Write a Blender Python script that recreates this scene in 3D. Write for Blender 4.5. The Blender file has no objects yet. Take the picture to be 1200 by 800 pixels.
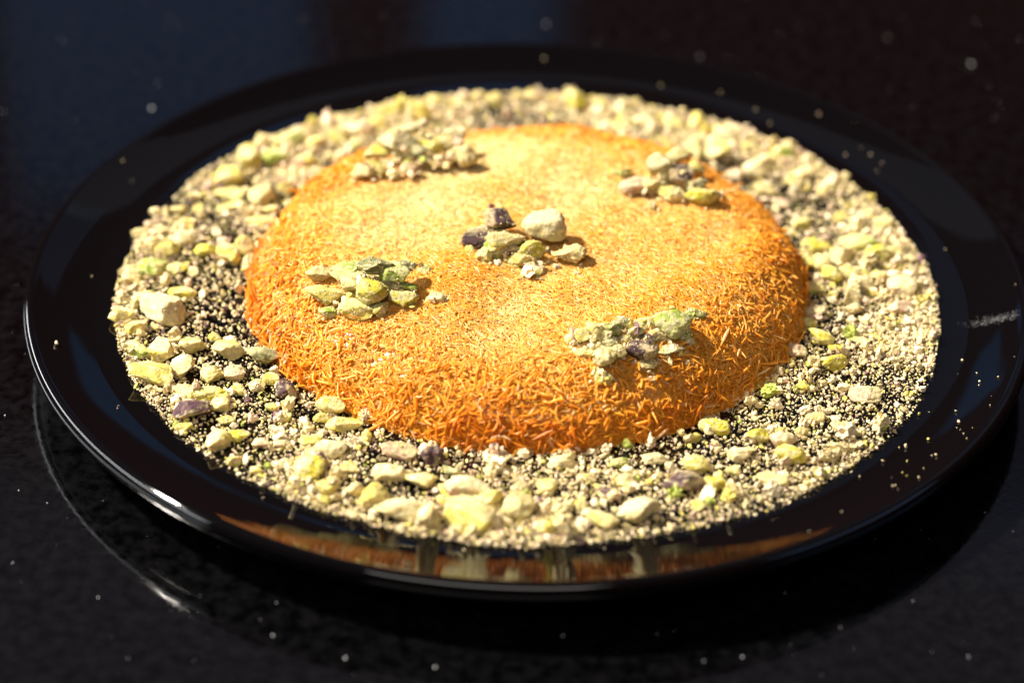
import bpy, math
import numpy as np
from mathutils import Matrix, Vector

S = bpy.context.scene
rng = np.random.default_rng(11)

# ------------------------------------------------------------------ camera
cam_d = bpy.data.cameras.new('camera'); cam = bpy.data.objects.new('camera', cam_d)
S.collection.objects.link(cam); S.camera = cam
cam_d.sensor_width = 36; cam_d.lens = 85; cam_d.clip_start = .01; cam_d.clip_end = 60
CP = Vector((-.00429, -.57595, .37953)); CF = Vector((0, .829657, -.558273))
CR = Vector((.999843, .009886, .014692)); CU = Vector((-.017709, .558186, .829527))
cam.matrix_world = Matrix(((CR.x, CU.x, -CF.x, CP.x), (CR.y, CU.y, -CF.y, CP.y), (CR.z, CU.z, -CF.z, CP.z), (0, 0, 0, 1)))
cam_d.dof.use_dof = True
cam_d.dof.focus_distance = (Vector((0, -.046, .026)) - CP).dot(CF)
cam_d.dof.aperture_fstop = 5.8

# ------------------------------------------------------------------ light
W = bpy.data.worlds.new('World'); S.world = W; W.use_nodes = True
bg = W.node_tree.nodes['Background']
bg.inputs['Color'].default_value = (1.0, .30, .25, 1); bg.inputs['Strength'].default_value = .045

def area(name, az, el, dist, w, h, radiance, col, tgt=(0, 0, .02), shape='RECTANGLE'):
    """rectangular lamp seen from tgt at azimuth az (0 = straight back, + = right) and elevation el"""
    a, e = math.radians(az), math.radians(el)
    d = Vector((math.sin(a)*math.cos(e), math.cos(a)*math.cos(e), math.sin(e)))
    L = bpy.data.lights.new(name, 'AREA'); L.shape = shape; L.size = w; L.size_y = h
    A = w*h if shape == 'RECTANGLE' else math.pi*w*h/4
    L.energy = radiance*math.pi*A; L.color = col
    o = bpy.data.objects.new(name, L); S.collection.objects.link(o)
    X = Vector((math.cos(a), -math.sin(a), 0)); Y = d.cross(X); p = Vector(tgt) + d*dist      # width level, height upright
    o.matrix_world = Matrix(((X.x, Y.x, d.x, p.x), (X.y, Y.y, d.y, p.y), (X.z, Y.z, d.z, p.z), (0, 0, 0, 1)))
    return o

# the hard key light from the left, a little behind
area('key_lamp', -76, 49, 2.6, .20, .20, 2550, (1, .93, .82), shape='ELLIPSE')
# dim cool windows behind the table that the black gloss mirrors
area('window_right', 16, 34.5, 3.0, 1.0, .44, .11, (.25, .55, 1))
area('window_upper', 4, 42.5, 3.0, 3.0, .50, .11, (.66, .80, 1))
area('window_strip', -11.5, 25.0, 3.0, .46, .46, .20, (.07, .45, 1))
area('window_strip', -1, 25.5, 3.0, .20, .36, .22, (.07, .45, 1))
# tall bright window strip left of the table: the long gleam on the rim
area('side_window', -76, 25, 2.2, 3.0, .30, 19.0, (.95, .97, 1))
# dim cool room light from the right; added warm fill from the camera's side
area('room_fill', 105, 32, 2.4, 1.6, .7, 1.1, (.30, .58, 1))
area('room_fill', 190, 50, 2.4, 1.6, 1.2, 3.4, (1, .95, .88))

S.view_settings.view_transform = 'Standard'; S.view_settings.look = 'None'
S.view_settings.exposure = 0; S.view_settings.gamma = 1; S.view_settings.use_curve_mapping = False
S.render.engine = 'CYCLES'

# ------------------------------------------------------------------ helpers
FLOOR = .0126                                   # top of the plate's well above the table
PCX, PCY = 0.0, -.0036                           # centre of the pastry
PROF = [(0, .0180), (.030, .0182), (.048, .0180), (.057, .0172), (.0645, .0155), (.0706, .0124), (.0748, .0080), (.0774, .0030), (.0784, 0)]
PR = np.array([a for a, b in PROF]); PZ = np.array([b for a, b in PROF])
def pastry_z(x, y):
    return FLOOR + np.interp(np.hypot(x-PCX, y-PCY), PR, PZ)

def make_mesh(name, V, Fc, col=None, smooth=True):
    """V (n,3) array, Fc (m,k) array of faces"""
    me = bpy.data.meshes.new(name)
    V = np.asarray(V, np.float32); Fc = np.asarray(Fc, np.int32)
    k = Fc.shape[1]
    me.vertices.add(len(V)); me.vertices.foreach_set('co', V.ravel())
    me.loops.add(Fc.size); me.loops.foreach_set('vertex_index', Fc.ravel())
    me.polygons.add(len(Fc)); me.polygons.foreach_set('loop_start', np.arange(0, Fc.size, k, dtype=np.int32))
    me.polygons.foreach_set('use_smooth', np.full(len(Fc), smooth))
    if col is not None:
        a = me.attributes.new('tint', 'FLOAT_COLOR', 'POINT')
        a.data.foreach_set('color', np.concatenate([np.asarray(col, np.float32), np.ones((len(V), 1), np.float32)], 1).ravel())
    me.update(calc_edges=True); me.validate()
    return me

def obj(name, me, mat=None, parent=None, loc=None):
    o = bpy.data.objects.new(name, me); S.collection.objects.link(o)
    if mat and not me.materials: me.materials.append(mat)
    if parent: o.parent = parent
    if loc is not None: o.location = loc
    return o

def tag(o, label=None, cat=None, group=None, kind=None):
    for k, v in (('label', label), ('category', cat), ('group', group), ('kind', kind)):
        if v: o[k] = v
    return o

def ico(level):
    t = (1+5**.5)/2
    V = [(-1,t,0),(1,t,0),(-1,-t,0),(1,-t,0),(0,-1,t),(0,1,t),(0,-1,-t),(0,1,-t),(t,0,-1),(t,0,1),(-t,0,-1),(-t,0,1)]
    Fc = [(0,11,5),(0,5,1),(0,1,7),(0,7,10),(0,10,11),(1,5,9),(5,11,4),(11,10,2),(10,7,6),(7,1,8),(3,9,4),(3,4,2),(3,2,6),(3,6,8),(3,8,9),(4,9,5),(2,4,11),(6,2,10),(8,6,7),(9,8,1)]
    V = [np.array(v)/np.linalg.norm(v) for v in V]
    for _ in range(level):
        c = {}; N = []
        def mid(a, b):
            k = (min(a, b), max(a, b))
            if k not in c:
                m = V[a]+V[b]; V.append(m/np.linalg.norm(m)); c[k] = len(V)-1
            return c[k]
        for a, b, d in Fc:
            x, y, z = mid(a, b), mid(b, d), mid(d, a)
            N += [(a, x, z), (b, y, x), (d, z, y), (x, y, z)]
        Fc = N
    return np.array(V), np.array(Fc)
ICO = [ico(i) for i in range(4)]

class Noise:
    """smooth 3-D noise: a handful of random plane waves"""
    def __init__(s, rg, freq, n=14):
        d = rg.normal(size=(n, 3)); d /= np.linalg.norm(d, axis=1)[:, None]
        s.k = d*freq*rg.uniform(.5, 1.5, (n, 1)); s.p = rg.uniform(0, 6.28, n)
    def __call__(s, P):
        return np.sin(P @ s.k.T + s.p).sum(1)/math.sqrt(len(s.p)/2)     # about unit variance

def rotations(rg, n):
    q = rg.normal(size=(n, 4)); q /= np.linalg.norm(q, axis=1)[:, None]
    w, x, y, z = q.T
    return np.stack([np.stack([1-2*(y*y+z*z), 2*(x*y-z*w), 2*(x*z+y*w)], 1),
                     np.stack([2*(x*y+z*w), 1-2*(x*x+z*z), 2*(y*z-x*w)], 1),
                     np.stack([2*(x*z-y*w), 2*(y*z+x*w), 1-2*(x*x+y*y)], 1)], 1)

# ------------------------------------------------------------------ materials
def material(name):
    m = bpy.data.materials.new(name); m.use_nodes = True
    return m, m.node_tree, m.node_tree.nodes['Principled BSDF']
def node(nt, t, **kw):
    n = nt.nodes.new(t)
    for k, v in kw.items():
        if k in n.inputs: n.inputs[k].default_value = v
        else: setattr(n, k, v)
    return n
def tinted(name, rough, bump_scale, bump, sss=0, sss_r=(.003, .002, .001), spec=.5, mottle=.25, translucent=0):
    m, nt, b = material(name)
    a = node(nt, 'ShaderNodeAttribute', attribute_name='tint')
    tc = node(nt, 'ShaderNodeTexCoord')
    n1 = node(nt, 'ShaderNodeTexNoise', Scale=bump_scale*.6, Detail=5.0, Roughness=.65)
    nt.links.new(tc.outputs['Object'], n1.inputs['Vector'])
    mr = node(nt, 'ShaderNodeMapRange'); mr.inputs['From Min'].default_value = .3; mr.inputs['From Max'].default_value = .7
    mr.inputs['To Min'].default_value = 1-mottle; mr.inputs['To Max'].default_value = 1+mottle
    nt.links.new(n1.outputs['Fac'], mr.inputs['Value'])
    mx = node(nt, 'ShaderNodeVectorMath', operation='SCALE')
    nt.links.new(a.outputs['Color'], mx.inputs[0]); nt.links.new(mr.outputs['Result'], mx.inputs['Scale'])
    nt.links.new(mx.outputs['Vector'], b.inputs['Base Color'])
    n2 = node(nt, 'ShaderNodeTexNoise', Scale=bump_scale, Detail=4.0, Roughness=.6)
    nt.links.new(tc.outputs['Object'], n2.inputs['Vector'])
    bp = node(nt, 'ShaderNodeBump', Strength=1.0, Distance=bump)
    nt.links.new(n2.outputs['Fac'], bp.inputs['Height']); nt.links.new(bp.outputs['Normal'], b.inputs['Normal'])
    b.inputs['Roughness'].default_value = rough; b.inputs['Specular IOR Level'].default_value = spec
    if sss:
        b.inputs['Subsurface Weight'].default_value = sss; b.inputs['Subsurface Radius'].default_value = (1, .6, .25)
        b.inputs['Subsurface Scale'].default_value = sss_r[0]
    if translucent:
        tr = node(nt, 'ShaderNodeBsdfTranslucent'); mix = node(nt, 'ShaderNodeMixShader', Fac=translucent)
        nt.links.new(mx.outputs['Vector'], tr.inputs['Color']); nt.links.new(bp.outputs['Normal'], tr.inputs['Normal'])
        nt.links.new(b.outputs['BSDF'], mix.inputs[1]); nt.links.new(tr.outputs['BSDF'], mix.inputs[2])
        nt.links.new(mix.outputs['Shader'], nt.nodes['Material Output'].inputs['Surface'])
    return m
M_NUT = tinted('pistachio', .75, 1300, .00045, sss=.45, sss_r=(.0016,), spec=.25, mottle=.42)
M_CRUMB = tinted('pistachio_crumb', .8, 2500, .0001, spec=.2, mottle=.1)
M_STRAND = tinted('shredded_dough', .27, 1500, .00006, spec=.5, mottle=.15, translucent=.50)

# glossy black glaze
M_GLAZE, nt, b = material('black_glaze')
b.inputs['Base Color'].default_value = (.0012, .0013, .0016, 1); b.inputs['Roughness'].default_value = .07
tc = node(nt, 'ShaderNodeTexCoord'); n1 = node(nt, 'ShaderNodeTexNoise', Scale=60.0, Detail=4.0)
nt.links.new(tc.outputs['Object'], n1.inputs['Vector'])
mr = node(nt, 'ShaderNodeMapRange'); mr.inputs['To Min'].default_value = .025; mr.inputs['To Max'].default_value = .06
nt.links.new(n1.outputs['Fac'], mr.inputs['Value']); nt.links.new(mr.outputs['Result'], b.inputs['Roughness'])
n2 = node(nt, 'ShaderNodeTexNoise', Scale=35.0, Detail=2.0); nt.links.new(tc.outputs['Object'], n2.inputs['Vector'])
bp = node(nt, 'ShaderNodeBump', Strength=.25, Distance=.0003); nt.links.new(n2.outputs['Fac'], bp.inputs['Height'])
nt.links.new(bp.outputs['Normal'], b.inputs['Normal'])

# polished black stone of the table: dark flecks and fine pits
M_STONE, nt, b = material('black_stone')
tc = node(nt, 'ShaderNodeTexCoord')
v1 = node(nt, 'ShaderNodeTexNoise', Scale=260.0, Detail=5.0, Roughness=.6); nt.links.new(tc.outputs['Object'], v1.inputs['Vector'])
cr = node(nt, 'ShaderNodeValToRGB'); e = cr.color_ramp.elements
e[0].position = .38; e[0].color = (.0004, .0004, .0005, 1); e[1].position = .62; e[1].color = (.0024, .0023, .0027, 1)
nt.links.new(v1.outputs['Fac'], cr.inputs['Fac']); nt.links.new(cr.outputs['Color'], b.inputs['Base Color'])
mr = node(nt, 'ShaderNodeMapRange'); mr.inputs['From Min'].default_value = .35; mr.inputs['From Max'].default_value = .7
mr.inputs['To Min'].default_value = .06; mr.inputs['To Max'].default_value = .13
nt.links.new(v1.outputs['Fac'], mr.inputs['Value']); nt.links.new(mr.outputs['Result'], b.inputs['Roughness'])
v2 = node(nt, 'ShaderNodeTexNoise', Scale=420.0, Detail=3.0); nt.links.new(tc.outputs['Object'], v2.inputs['Vector'])
bp = node(nt, 'ShaderNodeBump', Strength=.35, Distance=.00008); nt.links.new(v2.outputs['Fac'], bp.inputs['Height'])
nt.links.new(bp.outputs['Normal'], b.inputs['Normal'])

# ------------------------------------------------------------------ table
N = 2
tb = make_mesh('table_top', [(-1.2, -.7, 0), (1.2, -.7, 0), (1.2, 1.5, 0), (-1.2, 1.5, 0), (-1.2, -.7, -.03), (1.2, -.7, -.03), (1.2, 1.5, -.03), (-1.2, 1.5, -.03)],
               [(0, 1, 2, 3), (7, 6, 5, 4), (0, 4, 5, 1), (1, 5, 6, 2), (2, 6, 7, 3), (3, 7, 4, 0)], smooth=False)
tag(obj('table_top', tb, M_STONE), 'polished black stone table top under the plate', 'table', kind='structure')

# ------------------------------------------------------------------ plate
def lathe(name, prof, segs=288):
    a = np.arange(segs)*2*math.pi/segs
    V = np.concatenate([np.stack([r*np.cos(a), r*np.sin(a), np.full(segs, z)], 1) for r, z in prof])
    i = np.arange(segs); j = (i+1) % segs
    Fc = np.concatenate([np.stack([k*segs+i, k*segs+j, (k+1)*segs+j, (k+1)*segs+i], 1) for k in range(len(prof)-1)])
    return make_mesh(name, V, Fc)
def bez(p0, p1, p2, n=8):
    t = np.linspace(0, 1, n)[:, None]
    return [tuple(q) for q in (1-t)**2*np.array(p0)+2*t*(1-t)*np.array(p1)+t*t*np.array(p2)]
plate = bpy.data.objects.new('dinner_plate', None); S.collection.objects.link(plate)
tag(plate, 'round glossy black ceramic plate with a low raised rim', 'plate')
RW = .1232
well = [(.00001, FLOOR), (.04, FLOOR), (.08, FLOOR), (.10, FLOOR), (.112, FLOOR), (.118, FLOOR)] + bez((.1185, FLOOR), (.1212, FLOOR), (RW, FLOOR+.00035), 6)
rim = bez((RW, FLOOR+.00035), (.1288, FLOOR+.00132), (.1342, FLOOR+.0031), 14)
rim += bez((.1342, FLOOR+.0031), (.1358, FLOOR+.0036), (.1368, FLOOR+.0040), 5)[1:]
rim += bez((.1368, FLOOR+.0040), (.1398, FLOOR+.0052), (.1402, FLOOR+.0024), 12)[1:]
rim += bez((.1402, FLOOR+.0024), (.1404, FLOOR-.0002), (.1382, FLOOR-.0012), 9)[1:]
rim += bez((.1382, FLOOR-.0012), (.125, FLOOR-.0064), (.105, .0062), 10)[1:]
foot = [(.105, .0062)] + bez((.105, .0062), (.100, .0052), (.0985, .0010), 6)[1:] + [(.0980, 0.0002), (.0945, 0.0002), (.0935, .0012), (.0915, .0058), (.06, .0062), (.00001, .0062)]
obj('well', lathe('well', well), M_GLAZE, plate)
obj('rim', lathe('rim', rim), M_GLAZE, plate)
obj('foot_ring', lathe('foot_ring', foot), M_GLAZE, plate)

# ------------------------------------------------------------------ pastry
pastry = bpy.data.objects.new('shredded_pastry', None); S.collection.objects.link(pastry)
pastry.location = (PCX, PCY, FLOOR)
tag(pastry, 'round golden shredded dough pastry cake in the middle of the black plate', 'pastry')
nzA, nzB, nzC = Noise(rng, 90), Noise(rng, 300), Noise(rng, 45)
CUM = np.concatenate([[0], np.cumsum(np.hypot(np.diff(PR), np.diff(PZ)))])   # arc length along the profile
def surf(s, th):
    """point, outward normal, and direction down the profile, at arc length s and angle th"""
    r = np.interp(s, CUM, PR); z = np.interp(s, CUM, PZ)
    e = .0035
    r2, z2 = np.interp(s+e, CUM, PR), np.interp(s+e, CUM, PZ); r1, z1 = np.interp(np.maximum(s-e, 0), CUM, PR), np.interp(np.maximum(s-e, 0), CUM, PZ)
    dr, dz = r2-r1, z2-z1; L = np.hypot(dr, dz)+1e-9; dr, dz = dr/L, dz/L
    c, sn = np.cos(th), np.sin(th)
    P = np.stack([r*c, r*sn, z], 1)
    T = np.stack([dr*c, dr*sn, dz], 1); Nn = np.stack([-dz*c, -dz*sn, dr], 1)
    w = .0009*nzA(P) + .00042*nzB(P) + .0011*nzC(P)*np.clip((s-.05)/.02, 0, 1)
    w *= np.clip(z/.004, .5, 1)
    return P + Nn*w[:, None], Nn, T
GOLD = np.array((.95, .58, .13)); PALE = np.array((.97, .79, .38)); ORANGE = np.array((.95, .49, .045)); DEEP = np.array((.78, .27, .015))
def browning(P, s, rg, n):
    """how toasted the dough is: pale on the flat top, orange towards the rounded edge and wall"""
    t = np.clip((s-.049)/.034, 0, 1) + .13*nzC(P) + .22*nzA(P) + .13*nzB(P) + rg.normal(0, .15, n) + .05
    t = np.clip(t, -.45, 1.35)[:, None]
    c = np.where(t < 0, GOLD+(PALE-GOLD)*(-t/.45), np.where(t < .8, GOLD+(ORANGE-GOLD)*(t/.8), ORANGE+(DEEP-ORANGE)*((t-.8)/.55)))
    pale = np.where(s < .058, .15, .04)[:, None]
    c = np.where(rg.uniform(0, 1, (n, 1)) < pale, c*.4+np.array((.97, .84, .50))*.6, c)      # pale shreds picked at random, more on the top
    return np.minimum(c*rg.uniform(.86, 1.1, (n, 1)), .98)
def strands(rg, s, th, length, rad, lift, curl, segs, sides):
    n = len(s)
    P, Nn, T = surf(s, th)
    B = np.cross(Nn, T)
    a = rg.uniform(0, 2*math.pi, n)
    D = T*np.cos(a)[:, None] + B*np.sin(a)[:, None]
    D = D + Nn*lift[:, None]; D /= np.linalg.norm(D, axis=1)[:, None]
    Q = np.cross(D, Nn); Q /= np.linalg.norm(Q, axis=1)[:, None]+1e-9
    Bend = Q*rg.normal(0, 1, (n, 1)) + Nn*rg.normal(-.3, .5, (n, 1))
    t = np.linspace(-.5, .5, segs+1)
    C = P[:, None] + D[:, None]*(t[None, :, None]*length[:, None, None]) + Bend[:, None]*((t**2)[None, :, None]*(curl*length)[:, None, None])
    C = C + Nn[:, None]*(np.maximum(lift, 0)*length*.38)[:, None, None]
    tang = np.gradient(C, axis=1); tang /= np.linalg.norm(tang, axis=2)[..., None]+1e-12
    U = np.cross(tang, Nn[:, None]+.01); U /= np.linalg.norm(U, axis=2)[..., None]+1e-12
    Vv = np.cross(tang, U)
    ph = np.arange(sides)*2*math.pi/sides
    rr = rad[:, None]*np.where(np.abs(t) > .49, .45, 1)[None]
    ring = C[:, :, None] + (U[:, :, None]*np.cos(ph)[None, None, :, None] + Vv[:, :, None]*np.sin(ph)[None, None, :, None])*rr[:, :, None, None]
    ring[..., 2] = np.maximum(ring[..., 2], .0001)
    col = browning(P, s, rg, n)
    V = ring.reshape(-1, 3)
    k = (segs+1)*sides
    f = []
    for g in range(segs):
        for q in range(sides):
            q2 = (q+1) % sides
            f.append((g*sides+q, g*sides+q2, (g+1)*sides+q2, (g+1)*sides+q))
    Fc = (np.arange(n)[:, None, None]*k + np.array(f)[None]).reshape(-1, 4)
    return V, Fc, np.repeat(col, k, axis=0), k, len(f)
# solid core just under the strands
SG = 240; ss = np.concatenate([[.0005], np.linspace(.004, CUM[-1], 60)])
gs, gt = np.meshgrid(ss, np.arange(SG)*2*math.pi/SG, indexing='ij')
P, Nn, T = surf(gs.ravel(), gt.ravel())
P = P - Nn*.00045; P[:, 2] = np.maximum(P[:, 2], .0002)
i = np.arange(SG); j = (i+1) % SG
Fc = np.concatenate([np.stack([k*SG+i, (k+1)*SG+i, (k+1)*SG+j, k*SG+j], 1) for k in range(len(ss)-1)])
obj('baked_core', make_mesh('baked_core', P, Fc, browning(P, gs.ravel(), rng, len(P))), M_STRAND, pastry)
# matted strands: flat on top, bristling on the wall
def sample(n, s0, s1):
    s = rng.uniform(s0, s1, n*3); r = np.interp(s, CUM, PR)
    keep = rng.uniform(0, .079, n*3) < r
    return s[keep][:n], rng.uniform(0, 2*math.pi, n*3)[keep][:n]
s1_, t1_ = sample(40000, 0, .064); n1_ = len(s1_)
s2_, t2_ = sample(19000, .058, CUM[-1]-.0004); n2_ = len(s2_)
A1 = strands(rng, s1_, t1_, np.clip(rng.lognormal(math.log(.0020), .45, n1_), .0007, .0055), rng.uniform(.00012, .00025, n1_), np.abs(rng.normal(0, .07, n1_)), rng.uniform(0, .25, n1_), 2, 4)
A2 = strands(rng, s2_, t2_, np.clip(rng.lognormal(math.log(.0021), .40, n2_), .0008, .0050), rng.uniform(.00020, .00040, n2_), np.abs(rng.normal(0, .30, n2_)), rng.uniform(0, .45, n2_), 2, 4)
V = np.concatenate([A1[0], A2[0]]); Fc = np.concatenate([A1[1], A2[1]+len(A1[0])]); C = np.concatenate([A1[2], A2[2]])
tag(obj('matted_strands', make_mesh('matted_strands', V, Fc, C), M_STRAND, pastry), kind='stuff')
# the strands that stand out singly on the wall and along the foot
n3 = 300
s3 = np.where(rng.uniform(0, 1, n3) < .45, rng.uniform(CUM[-1]-.006, CUM[-1]-.0005, n3), rng.uniform(.066, CUM[-1]-.004, n3))
t3 = -math.pi/2 + rng.normal(0, .95, n3)
A3 = strands(rng, s3, t3, np.where(s3 > CUM[-1]-.006, rng.uniform(.0040, .0078, n3), rng.uniform(.0030, .0055, n3)), rng.uniform(.00028, .00046, n3), rng.uniform(.05, .6, n3), rng.uniform(.1, .6, n3), 4, 5)
for q in range(n3):
    k, nf = A3[3], A3[4]
    obj('strand', make_mesh('strand', A3[0][q*k:(q+1)*k], A3[1][q*nf:(q+1)*nf]-q*k, A3[2][q*k:(q+1)*k]), M_STRAND, pastry)

# ------------------------------------------------------------------ pistachios
# type: main colour, second colour, share of the second
TYPES = {'P': ((.66, .54, .22), (.58, .48, .10), .40), 'C': ((.70, .60, .32), (.62, .48, .20), .35), 'Y': ((.58, .50, .045), (.66, .58, .20), .40),
         'G': ((.27, .35, .035), (.58, .56, .20), .40), 'U': ((.075, .034, .040), (.54, .41, .22), .42), 'K': ((.58, .39, .25), (.64, .52, .27), .5),
         'D': ((.42, .40, .19), (.22, .22, .08), .5), 'O': ((.72, .42, .06), (.70, .54, .20), .4)}
WORDS = {'P': 'pale green', 'C': 'cream coloured', 'Y': 'yellow-green', 'G': 'deep green', 'U': 'purple-skinned', 'K': 'pinkish tan', 'D': 'dull grey-green', 'O': 'amber yellow'}
def nut_mesh(w, h, t, level=3, dusty=.3, tone=.92):
    V0, Fc = ICO[level]; V = V0.copy()
    V *= (1+.13*Noise(rng, 2.2, 8)(V0))[:, None]
    for _ in range(rng.integers(5, 10)):                       # knife and mortar facets
        d = rng.normal(size=3); d /= np.linalg.norm(d); c = rng.uniform(.42, .80)
        e = V @ d - c
        V -= np.outer(np.where(e > 0, e*.93, 0), d)
    V *= (1+.032*Noise(rng, 8, 10)(V0) + .024*Noise(rng, 17, 12)(V0) + .016*Noise(rng, 30, 12)(V0))[:, None]
    R = rotations(rng, 1)[0]; V = V @ R.T
    dep = max(h*rng.uniform(1.05, 1.5), w*rng.uniform(.45, .7))
    ext = V.max(0)-V.min(0); V = (V-(V.max(0)+V.min(0))/2)/ext*np.array((w, dep, h))
    a = rng.uniform(-.5, .5); V[:, :2] = V[:, :2] @ np.array(((math.cos(a), math.sin(a)), (-math.sin(a), math.cos(a))))
    m, c2, sh = TYPES[t]
    f = Noise(rng, 2.4, 8)(V0); f = np.clip((f-(1.1-2.2*sh))*2.2+.5, 0, 1)[:, None]
    col = np.array(m)*(1-f)+np.array(c2)*f
    if t == 'U': dusty -= .12
    g = np.clip(Noise(rng, 14, 12)(V0)*.9+(dusty-.35)*2, 0, 1)[:, None]*.75      # pale meal clinging to it
    col = col*(1-g)+np.array((.68, .59, .32))*(.6 if t == 'U' else 1)*g
    global NUT_V
    NUT_V = V
    return make_mesh('pistachio_piece', V, Fc, col*tone*rng.uniform(.82, 1.05))
def parse(s):
    return [(float(a[0])*1e-3, float(a[1])*1e-3, float(a[2]), float(a[3])*1e-3, float(a[4])*1e-3, a[5]) for a in (q.split() for q in s.split(';'))]
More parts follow.
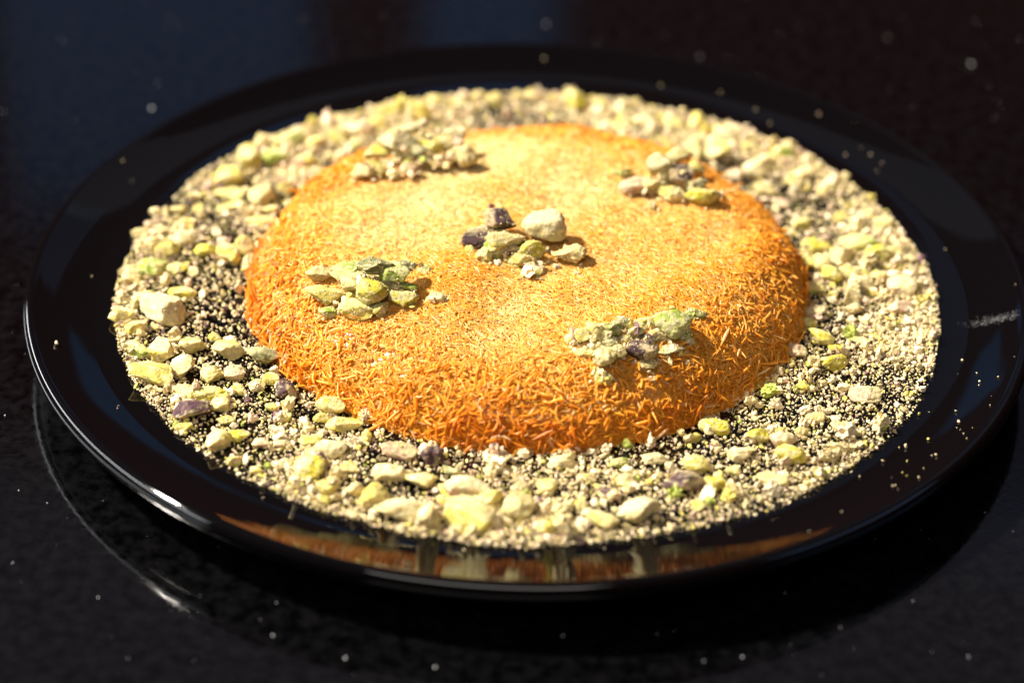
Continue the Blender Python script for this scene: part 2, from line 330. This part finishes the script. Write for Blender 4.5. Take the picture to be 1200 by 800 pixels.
RING="-103.1 10.1 0 6.3 3.2 Y;-92.2 10.4 0 5.3 3.2 Y;-85.4 6.6 0 5.8 4.8 P;-106 0.6 0 7.7 3.5 G;-111 -5.2 0 4.8 3.8 C;-99.6 0.7 0 5.8 2.6 Y;-105.5 -15.7 0 7.1 3.4 P;-100.6 -22.1 0 12.2 5.3 C;-96.2 -10.9 0 7.1 2.2 Y;-110.9 -24.4 0 6.5 3.4 P;-106.5 -29.1 0 5.1 3.1 P;-101.6 -27.8 0 2.8 1.5 P;-95.6 -31 0 3.2 2.2 C;-84.8 -32.5 0 3.2 1.8 Y;-90.3 -38.2 0 6.4 3.7 P;-80.3 -39.6 0 7.8 3.3 P;-103.8 -40.2 0 7.8 3 G;-97.3 -42.3 0 5.9 4.6 P;-91.6 -49.5 0 5.4 4.2 C;-98.4 -52.9 0 11.2 4.2 P;-71.2 -43.1 0 7.3 4.5 D;-83 -51.8 0 5.8 3.3 P;-77.5 -50.8 0 4.9 2.7 K;-71 -55.4 0 4 2.4 P;-67.8 -53 0 4 2.4 Y;-75.7 -57.3 0 3.6 2.1 Y;-83.3 -59.3 0 7.1 2.4 Y;-90.3 -58.8 0 6.7 2.4 P;-63.4 -59.2 0 4.9 4.2 U;-87.1 -68.3 0 8.8 4.1 U;-88 -74.4 0 3.9 2 P;-77.6 -71.1 0 3.9 2 Y;-80.1 -64.3 0 6.2 2.9 P;-66.3 -64.9 0 3.1 1.8 P;-62.6 -69.3 0 3.5 1.8 P;-78.6 -81.8 0 5.2 4 P;-73.8 -77.9 0 5.2 2.3 Y;-67.6 -80.8 0 3.9 2 K;-61.8 -80.7 0 4.8 2 K;-54.9 -80.1 0 5.6 2.6 Y;-50.9 -65.3 0 6.6 4.1 P;-52.8 -69.7 0 4.4 2.6 P;-47.1 -72.5 0 8.7 3.2 Y;-49.6 -83.8 0 7.3 3.4 C;-89.4 50.7 0 7.6 5.1 P;-89.1 43 0 8.1 2.4 Y;-98.8 41.1 0 3.5 2.3 C;-97.2 33.6 0 3 2 P;-79 41.1 0 7.1 4.4 P;-88 36.7 0 7.5 1.7 P;-77.9 28.2 0 6.9 2.3 P;-100.7 25.3 0 5.9 2 O;-99.1 17.2 0 5.4 3.3 C;-78.2 3.8 0 4.8 3.5 C;-81.6 11.4 0 4.9 4.2 P;-112 19.6 0 4.4 2.6 C;-112 1.5 0 3.4 1.6 K;-75.9 34.1 0 4 2.3 P;-102.7 33.6 0 4.5 2.3 P;-109.6 32.7 0 3 2 C;-77.3 63.1 0 7.2 3.8 G;-84.8 61.1 0 6.2 5.2 P;-72.4 46.2 0 4.1 3.4 P;-74.4 74.8 0 8.9 3.8 G;-52.6 82.9 0 6.9 3.5 K;-46.9 85.6 0 5.3 3.2 P;-44.8 95.9 0 7 2.9 P;-59.5 78.6 0 5.3 3.2 Y;-65.7 74.1 0 5.7 3.1 P;-67.4 62.5 0 5.7 3.1 P;-54.4 73.3 0 3.7 2.1 G;14.6 102.6 0 4.9 5.4 Y;-4 107.4 0 2.7 2.5 P;0 108.7 0 2.7 2.5 P;-11.4 105.4 0 5.4 2.5 P;-16 107 0 4.3 2.5 P;-30.6 103.6 0 5.4 2.5 P;-21.8 99.9 0 4.8 2.5 D;-38.1 101 0 5.4 2.5 P;32.9 104.6 0 4.3 2.2 P;22.6 104.7 0 4.3 2.2 P;36.8 92.9 0 8 2.1 C;30.3 91 0 4.3 2.1 P;24.9 89.5 0 8 1.8 P;44.2 91.2 0 6.4 2.5 P;52.4 89.9 0 4.8 4.3 P;50.7 77.2 0 4.7 3.1 P;61.1 83.2 0 7.9 3.5 C;57.3 69.3 0 6.8 5.2 P;69.3 61.7 0 7.7 4.1 C;62.4 59.6 0 5.1 2.7 K;70.3 50.7 0 5.6 2.7 P;89.3 51.7 0 5.1 2.4 P;104.4 33.9 0 5.5 2.3 P;78.6 73.3 0 3.1 2.1 P;88 65 0 2.6 1.7 P;68.6 77.4 0 4.7 2.4 P;73.4 70.5 0 3.6 2.1 P;79.6 55.4 0 4.6 2.4 P;74.7 42.7 0 5 2.4 K;80.1 31.9 0 5.5 2.7 P;91.8 36.2 0 4.5 2 P;95.5 21.9 0 9.8 2.6 G;100.1 15.2 0 6.4 3.6 Y;105.4 17.6 0 4.9 2 Y;89.7 14.4 0 6.3 3.6 C;83.3 18.9 0 8.8 2.9 Y;78 9.8 0 7.8 4.2 P;83.3 8.4 0 5.8 3.9 P;86.1 2.7 0 5.3 3.9 Y;91.2 4.9 0 5.8 2.9 P;93.9 -1.3 0 6.2 3.5 C;90.2 -9.2 0 4.3 3.8 C;89.8 -13.4 0 4.7 1.9 C;105 -2.5 0 7.7 3.8 K;99.1 3.9 0 3.9 2.2 P;96.5 -4.9 0 3.8 1.9 P;103 -13.2 0 6.1 2.8 K;80.3 -3.2 0 5.2 2.5 P;85.3 -6.1 0 2.4 1.9 Y;79.2 -15.5 0 6.1 2.5 K;76.4 -20.5 0 4.2 2.2 Y;79.8 -28.4 0 6.5 3.4 Y;83.3 -31.3 0 4.1 1.2 Y;81.6 -40.4 0 6.8 3 Y;94.5 -26.2 0 3.2 1.5 P;96.1 -32.7 0 2.8 1.5 P;90.5 -28.8 0 4.6 1.5 P;88.7 -55.3 0 7.6 3 K;73.1 -50.8 0 3.1 2.1 Y;48.2 -70.9 0 7 2.9 Y;45.2 -65.3 0 3.1 1.8 P;42.8 -74.8 0 3.9 1.7 Y;59.1 -75.3 0 5.2 3.2 Y;65.3 -76.9 0 5.7 3.8 K;67.2 -82.2 0 6.9 3.5 Y;54.5 -82 0 6.5 2.6 C;74.7 -65.4 0 4.4 2.1 P;65.4 -43.3 0 1.8 2.4 K;69.1 -33.9 0 5.1 3.1 K;71 -39.7 0 1.8 1.5 Y;-41.1 -77.5 0 2.6 2.6 Y;-32.1 -83.7 0 7.8 3.4 K;-23.4 -85.6 0 5.6 4 U;-34 -93.4 0 7.2 4 C;-26.4 -95.2 0 6.8 3.4 P;-37.5 -103.4 0 7.6 4.2 P;-14.5 -98.4 0 10.6 3.9 K;-7.4 -85.8 0 6.4 2.9 C;-8.6 -91.5 0 3.8 2.3 P;-30.5 -108.4 0 11.7 3.9 C;-23.5 -111.3 0 5 5 C;-19.8 -103.8 0 4.6 2.5 O;-14.1 -110.9 0 11.2 4.7 P;-8.5 -102.5 0 5.5 3.1 P;-2.5 -106.5 0 7.5 4.7 P;-20.6 -99.4 0 2.1 2.5 Y;-6 -109.7 0 5.4 1.7 K;-18.7 -91.1 0 5.5 2.3 D;-54.5 -92.9 0 7.7 4.5 Y;-49.1 -99.7 0 5.1 3.4 P;-42.7 -100.2 0 4.2 2.8 C;-44.4 -91.1 0 4.7 2.3 P;-61.6 -89.9 0 4.3 2.3 K;-73.6 -88.2 0 3.4 2 P;-67.8 -92.1 0 3 1.7 P;9.2 -86.7 0 6.4 2.3 C;32.3 -84 0 6 2 C;23.6 -86.1 0 4.3 2 G;4.8 -97.4 0 4.6 2.3 P;20.7 -99.7 0 5.1 2.2 U;27.8 -108 0 9.6 4.7 C;18.4 -110.4 0 7.5 2.8 P;25.1 -94.8 0 4.7 2.8 P;38.8 -95.8 0 9.3 4 U;42.5 -87.2 0 6.4 2.9 P;46.8 -95 0 5.1 3.1 Y;43.1 -103.2 0 3.8 2.2 Y;50.5 -96.3 0 3.4 2.5 P;61.5 -92.1 0 7.2 2 P;13.7 -104.1 0 3.3 2.2 P;9 -108.4 0 3.7 1.9 P;15.5 -92.5 0 3.4 1.7 P;4.8 -110.2 0 3.7 1.9 P;52.1 -88.6 0 3.4 1.7 Y;70.9 -70.9 0 3.5 1.7 P;81 -68.8 0 3.9 1.8 P;83.6 -75.9 0 3 1.4 K"
HEAPS={
 'left':"-56.8 -26.1 0 5.5 3.1 P;-48.6 -30 0.5 7.8 3 G;-40.7 -35.3 1.6 8.2 3.4 D;-35.7 -36.5 1.2 6.8 3.6 G;-32.5 -32.9 1.2 5 2.7 D;-28.2 -26.6 0 3.2 2.7 G;-24.5 -40.2 0 4.5 2.7 C;-54.4 -36.3 0 9.5 3.6 P;-46.8 -36.8 0.4 5 3.9 P;-41.3 -41.2 0.5 6.8 4.8 Y;-45.3 -44.1 0 8.5 3.9 P;-39.2 -45 0 4 3 Y;-33 -41.8 0 6.3 3.9 Y;-32.3 -38.3 0.7 4.5 2.1 G;-52.9 -42.2 0 4.5 2.1 G;-36.2 -37.6 0.3 5 3.6 K;-47.9 -38.9 0 2.7 1.8 U;-40.8 -34.7 0.2 6.8 3.6 P;-44.4 -32.5 0.4 5.5 3 P",
 'centre':"-7.9 -7.2 0.9 7.6 4.4 U;-13.4 -12 0.4 8.9 3.7 U;3.8 -8.4 0.3 9.9 6 C;-6.4 -15.6 0.9 7.9 3.1 P;-8.9 -17.5 0.3 6 2.8 G;-5.2 -17.6 0.3 3.7 3.1 U;0.6 -17.1 0.2 7 4 Y;-12.3 -19.2 0 3.7 3.4 Y;-11.6 -22.3 0 4.1 1.8 Y;-2.4 -20.1 0.1 6 2.5 P;0.4 -22.3 0.1 6 1.5 K;1.1 -25.4 0 5.5 1.4 Y;10.8 -17.3 0 7.9 3.7 P;-15.7 -15.3 0 2.8 2.2 P;-8.6 -20.6 0 1.8 1.5 P;7.3 -21.8 0 2.3 0.9 K;-4.7 -20.9 0 4.1 1.5 Y;-3.6 -13.3 0.2 5.6 3.1 D;-8.3 -10.4 0.2 6.1 3.1 P;-10.2 7 0 2.9 1.3 K",
 'front':"14 -57.7 0.2 4.4 3.2 P;17.2 -57 0.5 4.9 3.5 P;21 -55.4 0.5 4.9 3.2 G;24.4 -52.1 0.4 4 2.7 D;15.1 -61.5 0 5.7 2 P;19.4 -64.4 0.2 4.8 3.5 P;22.4 -62.7 0.4 3.9 2.6 P;20.5 -58.9 0.3 4.8 2.6 D;24.8 -57.5 0.4 2.9 1.9 Y;29.3 -61.4 0.1 6.6 4.1 U;30.5 -63.4 0 4.8 2 P;30.3 -57.1 0.4 4 2.1 U;30.5 -50.8 0.3 4.9 2.4 P;33.5 -47.7 0.2 3.6 1.8 K;37.3 -52 0.2 8 5 G;40.8 -52.3 0.1 2.7 2.1 G;36.6 -57 0 7 1.9 C;43.9 -43.4 0 4.9 2.7 G;19.4 -68.6 0 3.9 2 Y;27.3 -54.7 0.4 4.4 2.4 P;38.5 -46.2 0.3 4 1.8 K;10.5 -56.7 0 1.8 2 P;17.7 -59.7 0.1 4.4 2.6 P;26.6 -58.5 0.1 4.4 2.3 D;33.3 -54.2 0.2 4.4 2.7 P",
 'backleft':"-47.6 27.3 0 5.4 3.6 C;-44.4 28.3 0 4.9 3.3 P;-44.4 37.3 0.5 7 2.6 Y;-38.2 37.7 1 9 4 C;-35.7 43.2 1.4 4.5 2.4 K;-32.1 44.4 1.4 5 2.4 P;-41 32.2 0 2.9 2.3 K;-34.6 28.7 0 4.4 2.6 K;-38.7 25.9 0 2.9 1.3 P;-36.6 34.8 0.3 5.4 3 P;-32.4 35.4 0.4 4.9 3 D;-28.3 37.9 0.5 4.5 3.3 Y;-30 34.6 0.1 3.9 2.6 U;-25.2 40.4 0.5 4.5 3 P;-22.1 43.9 0.8 5.5 2.7 C;-18.3 34.3 0 4.9 4.6 P;-23.3 35 0.1 3.4 2.3 K;-26.7 33.2 0 2.9 1.6 P;-28.2 34.2 0 3.4 1.6 P;-20.9 37.9 0.3 3.5 2.6 P;-26.1 44.3 0.9 4 2.2 D;-33.9 40.1 0.7 5 2.7 P;-29 42.6 0.8 4.5 2.5 P",
 'backright':"36.9 28 0.2 6.4 5.9 C;30.1 20 0 8.2 3.2 K;34.3 20 0 4.8 3.5 P;43.6 38 0.3 7 3.6 P;43.2 24.2 0.3 5.9 3.9 U;48.3 31.6 0.3 3.9 3 P;40.9 15.8 0 6.7 3.2 P;48.8 15.3 0 8.2 3.9 Y;37.5 21.5 0 3.4 2.6 D;47.7 21 0.3 4.9 2.1 D;34.7 10.8 0 2.4 1.9 P;54.5 18.8 0 1.9 1.6 K;26.8 28.9 0 3.9 2 G;51.2 68.6 0.2 3.6 3.5 P;40.1 26.1 0.1 4.9 3.6 P;45.1 22.7 0.1 4.4 2.6 P",
}
RING_GRAINS, HEAP_GRAINS = [], {}
def grains_on(x, y, z, per):
    up = NUT_V[NUT_V[:, 2] > -.1*NUT_V[:, 2].max()]
    q = up[rng.integers(0, len(up), per)]
    return q*.985 + np.array((x, y, z-.00012))
NEAR = [('the greenest heap', 205), ('the crumbly sloping heap', 300), ('the tall crumbly heap', 135), ('the heap of big chunks', 50)]
for x, y, L, w, h, t in parse(RING):
    d = math.hypot(x-PCX, y-PCY)
    lim = .0780+.25*w
    if d < lim: x, y = PCX+(x-PCX)*lim/d, PCY+(y-PCY)*lim/d
    size = 'large ' if w > .0085 else ('small ' if w < .0045 else '')
    shape = 'flat ' if w/h > 2.3 else ('chunky ' if w/h < 1.75 else '')
    zone = 'at the pastry foot' if d < .087 else ('at the ring edge' if d > .106 else 'on the plate')
    az = math.degrees(math.atan2(y-PCY, x-PCX)) % 360
    side = min(NEAR, key=lambda q: abs((az-q[1]+180) % 360-180))[0]
    lab = f'{size}{shape}{WORDS[t]} pistachio piece {zone} near {side}'
    tag(obj('pistachio_piece', nut_mesh(w*1.2, h*1.3, t, dusty=.28), M_NUT, loc=(x, y, FLOOR+h*.65-.0002)), lab, 'nut', f'{size}{shape}{WORDS[t]} pieces {zone}, {side}')
    RING_GRAINS.append(grains_on(x, y, FLOOR+h*.65-.0002, int(5+w*2200)))

HEAP_WORDS = {'left': 'in the greenest heap on the pastry', 'centre': 'in the heap at the middle of the pastry', 'front': 'in the crumbly heap on the pastry slope',
              'backleft': 'in the tall crumb-filled heap', 'backright': 'in the heap of big pale chunks'}
heap_xy = {}
for hn, s in HEAPS.items():
    items = parse(s); heap_xy[hn] = [(x, y, w, h, L) for x, y, L, w, h, t in items]
    for x, y, L, w, h, t in items:
        size = 'large ' if w > .0075 else ('small ' if w < .004 else '')
        shape = 'flat ' if w/h > 2.2 else ('chunky ' if w/h < 1.6 else '')
        lay = 'top ' if L > .75 else ''
        lab = f'{size}{shape}{WORDS[t]} {lay}pistachio piece {HEAP_WORDS[hn]}'
        z = float(pastry_z(x, y)) + h*.66 + L*.0042 - .0003
        tag(obj('pistachio_piece', nut_mesh(w*1.3, h*1.35, t, dusty=.42 if hn in ('front', 'backleft') else .3, tone=.74), M_NUT, loc=(x, y, z)), lab, 'nut', f'{size}{shape}{WORDS[t]} {lay}pieces {HEAP_WORDS[hn]}')
        HEAP_GRAINS.setdefault(hn, []).append(grains_on(x, y, z, int(10+w*(9000 if hn in ('front', 'backleft') else 5500))))

def crumbs(name, X, R, level, label, pal=None):
    """one mesh of n crumbs at X (their undersides) with radii R"""
    V0, F0 = ICO[level]; n = len(X); k = len(V0)
    sc = rng.uniform(.4, 1.5, (n, 1, 3))*R[:, None, None]
    V = V0[None]*(1+rng.normal(0, .24, (n, k, 1)))
    V = np.einsum('nij,nkj->nki', rotations(rng, n), V*sc)
    V = V - V[:, :, 2].min(1)[:, None, None]*np.array((0, 0, 1)) + X[:, None]
    cols = np.array([(.62, .50, .25), (.70, .58, .36), (.56, .47, .12), (.60, .43, .29), (.16, .09, .10), (.34, .38, .08)])
    pick = rng.choice(6, n, p=(.42, .32, .09, .13, .02, .02))
    col = np.minimum(cols[pick]*rng.uniform(.85, 1.3, (n, 1)), .9)
    return V.reshape(-1, 3), (np.arange(n)[:, None, None]*k+F0[None]).reshape(-1, 3), np.repeat(col, k, axis=0)
def join(parts):
    off = 0; Vs, Fs, Cs = [], [], []
    for v, f, c in parts: Vs.append(v); Fs.append(f+off); Cs.append(c); off += len(v)
    return np.concatenate(Vs), np.concatenate(Fs), np.concatenate(Cs)

# meal and crumbs spread in a ring with a crisp outer edge; thin patches where the black shows
nD, nE, nFf = Noise(rng, 95, 18), Noise(rng, 220, 18), Noise(rng, 60, 12)
def ring_points(n, outer, thr):
    a = rng.uniform(0, 2*math.pi, n*4); r = np.sqrt(rng.uniform(.0735**2, outer**2, n*4))
    x, y = r*np.cos(a), r*np.sin(a)-.0042
    P = np.stack([x, y, np.zeros_like(x)], 1)
    edge = outer - .0011*np.abs(nFf(P)) - .0005*np.abs(nE(P))
    d = np.hypot(x-PCX, y-PCY)
    dens = .55+.34*nD(P)+.22*nE(P) + np.clip((r-.098)/.018, -1, 1)*.45
    dens = np.maximum(dens, .30)
    keep = (r < edge) & (rng.uniform(0, 1, n*4)*thr < dens) & (d > .0770)
    return x[keep][:n], y[keep][:n], np.clip(dens[keep][:n], 0, 1.4)
parts = []
x, y, dn = ring_points(52000, .1168, 1.45)
R = np.clip(rng.lognormal(math.log(.00023), .40, len(x)), .00014, .0008)
parts.append(crumbs('', np.stack([x, y, FLOOR+rng.uniform(0, 1, len(x))*dn*.0007], 1), R, 0, ''))
x, y, dn = ring_points(1900, .1163, 1.9)
R = np.clip(rng.lognormal(math.log(.00068), .33, len(x)), .0004, .0014)
parts.append(crumbs('', np.stack([x, y, FLOOR+rng.uniform(0, 1, len(x))*dn*.0008], 1), R, 1, ''))
x, y, dn = ring_points(150, .1150, 1.9)
R = rng.uniform(.0010, .0019, len(x))
parts.append(crumbs('', np.stack([x, y, np.full(len(x), FLOOR)], 1), R, 2, ''))
G = np.concatenate(RING_GRAINS); parts.append(crumbs('', G, rng.uniform(.00009, .00024, len(G)), 0, ''))     # meal clinging to the chunks
V, Fc, C = join(parts)
tag(obj('pistachio_crumbs', make_mesh('pistachio_crumbs', V, Fc, C, smooth=False), M_CRUMB), 'fine ground pistachio spread in a wide ring on the black plate', 'ground nuts', kind='stuff')

# crumbs caught in and around each heap
for hn, L in heap_xy.items():
    n = {'left': 160, 'centre': 170, 'front': 520, 'backleft': 520, 'backright': 150}[hn]
    q = rng.integers(0, len(L), n); A = np.array(L)[q]
    x = A[:, 0]+rng.normal(0, .38, n)*A[:, 2]; y = A[:, 1]+rng.normal(0, .34, n)*A[:, 2]
    on = rng.uniform(0, 1, n) < (.75 if hn in ('front', 'backleft') else .45)
    rr = np.hypot((x-A[:, 0])/A[:, 2], (y-A[:, 1])/A[:, 2])
    z = pastry_z(x, y) + np.where(on, np.clip(1-rr*1.5, 0, 1)*A[:, 3]*1.0 + A[:, 4]*.0042*np.clip(1-rr, 0, 1), 0)
    R = np.clip(rng.lognormal(math.log(.00042), .45, n), .0002, .0013)
    G = np.concatenate(HEAP_GRAINS[hn])
    V, Fc, C = join([crumbs('', np.stack([x, y, z], 1), R, 1, ''), crumbs('', G, rng.uniform(.00008, .00026, len(G)), 0, '')])
    tag(obj('pistachio_crumbs', make_mesh('pistachio_crumbs', V, Fc, C, smooth=False), M_CRUMB), f'fine pistachio crumbs clinging {HEAP_WORDS[hn]}', 'ground nuts', kind='stuff')

# stray specks: loose crumbs on the well and rim, dust on the table
def plate_z(r):
    pr = well+rim[:40]; return np.interp(r, [a for a, b in pr[:30]], [b for a, b in pr[:30]])
a = np.concatenate([rng.normal(-.62, .14, 34), rng.uniform(-math.pi, math.pi, 22), rng.normal(.62, .1, 5)])
r = rng.uniform(.1195, .1365, len(a))
X = np.stack([r*np.cos(a), r*np.sin(a), plate_z(r)], 1)
V, Fc, C = crumbs('', X, np.clip(rng.lognormal(math.log(.00020), .4, len(a)), .0001, .0006), 1, '')
tag(obj('stray_crumbs', make_mesh('stray_crumbs', V, Fc, C), M_CRUMB), 'scattered stray pistachio crumbs on the bare plate edge', 'crumbs', kind='stuff')
n = 420
x = .1290+rng.normal(0, .0042, n); y = -.0185+rng.normal(0, .0011, n)+(x-.129)*.05
r = np.hypot(x, y); ok = r < .1365; x, y, r = x[ok], y[ok], r[ok]
V, Fc, C = crumbs('', np.stack([x, y, plate_z(r)], 1), rng.uniform(.00003, .00009, len(x)), 0, '')
tag(obj('nut_dust', make_mesh('nut_dust', V, Fc, np.full((len(V), 3), .35)), M_CRUMB), 'smear of fine pale dust on the plate edge', 'dust', kind='stuff')
DUST = [(.1503,.1605,3),(.0057,.1858,2.2),(-.1232,.1201,2),(.1242,.1806,1.2),(.0233,.1734,1.2),(-.1612,.1859,1),(.1209,.141,1),(-.1436,.0458,1.6),(-.13,-.0845,1.5),
        (-.1033,-.1261,1.2),(-.0598,-.139,1.6),(-.0421,-.1467,1.5),(-.0209,-.1492,1.8),(.0422,-.1454,1.4),(.0944,-.1222,1.6),(.0514,-.1436,1),(.0757,-.1322,1),(.105,-.1422,1.6),(-.1262,-.1137,1.5),(.0091,-.1371,1.1)]
D = np.array(DUST); n = 420
x = np.concatenate([D[:, 0], rng.uniform(-.2, .2, n)]); y = np.concatenate([D[:, 1], rng.uniform(-.16, .26, n)])
R = np.concatenate([D[:, 2]*.00016, np.clip(rng.lognormal(math.log(.00009), .4, n), .00004, .0003)])
ok = np.hypot(x, y) > .100; x, y, R = x[ok], y[ok], R[ok]
V, Fc, C = crumbs('', np.stack([x, y, np.zeros(len(x))], 1), R, 1, '')
tag(obj('table_dust', make_mesh('table_dust', V, Fc, np.full((len(V), 3), .42)), M_CRUMB), 'tiny pale specks scattered on the black table', 'dust', kind='stuff')
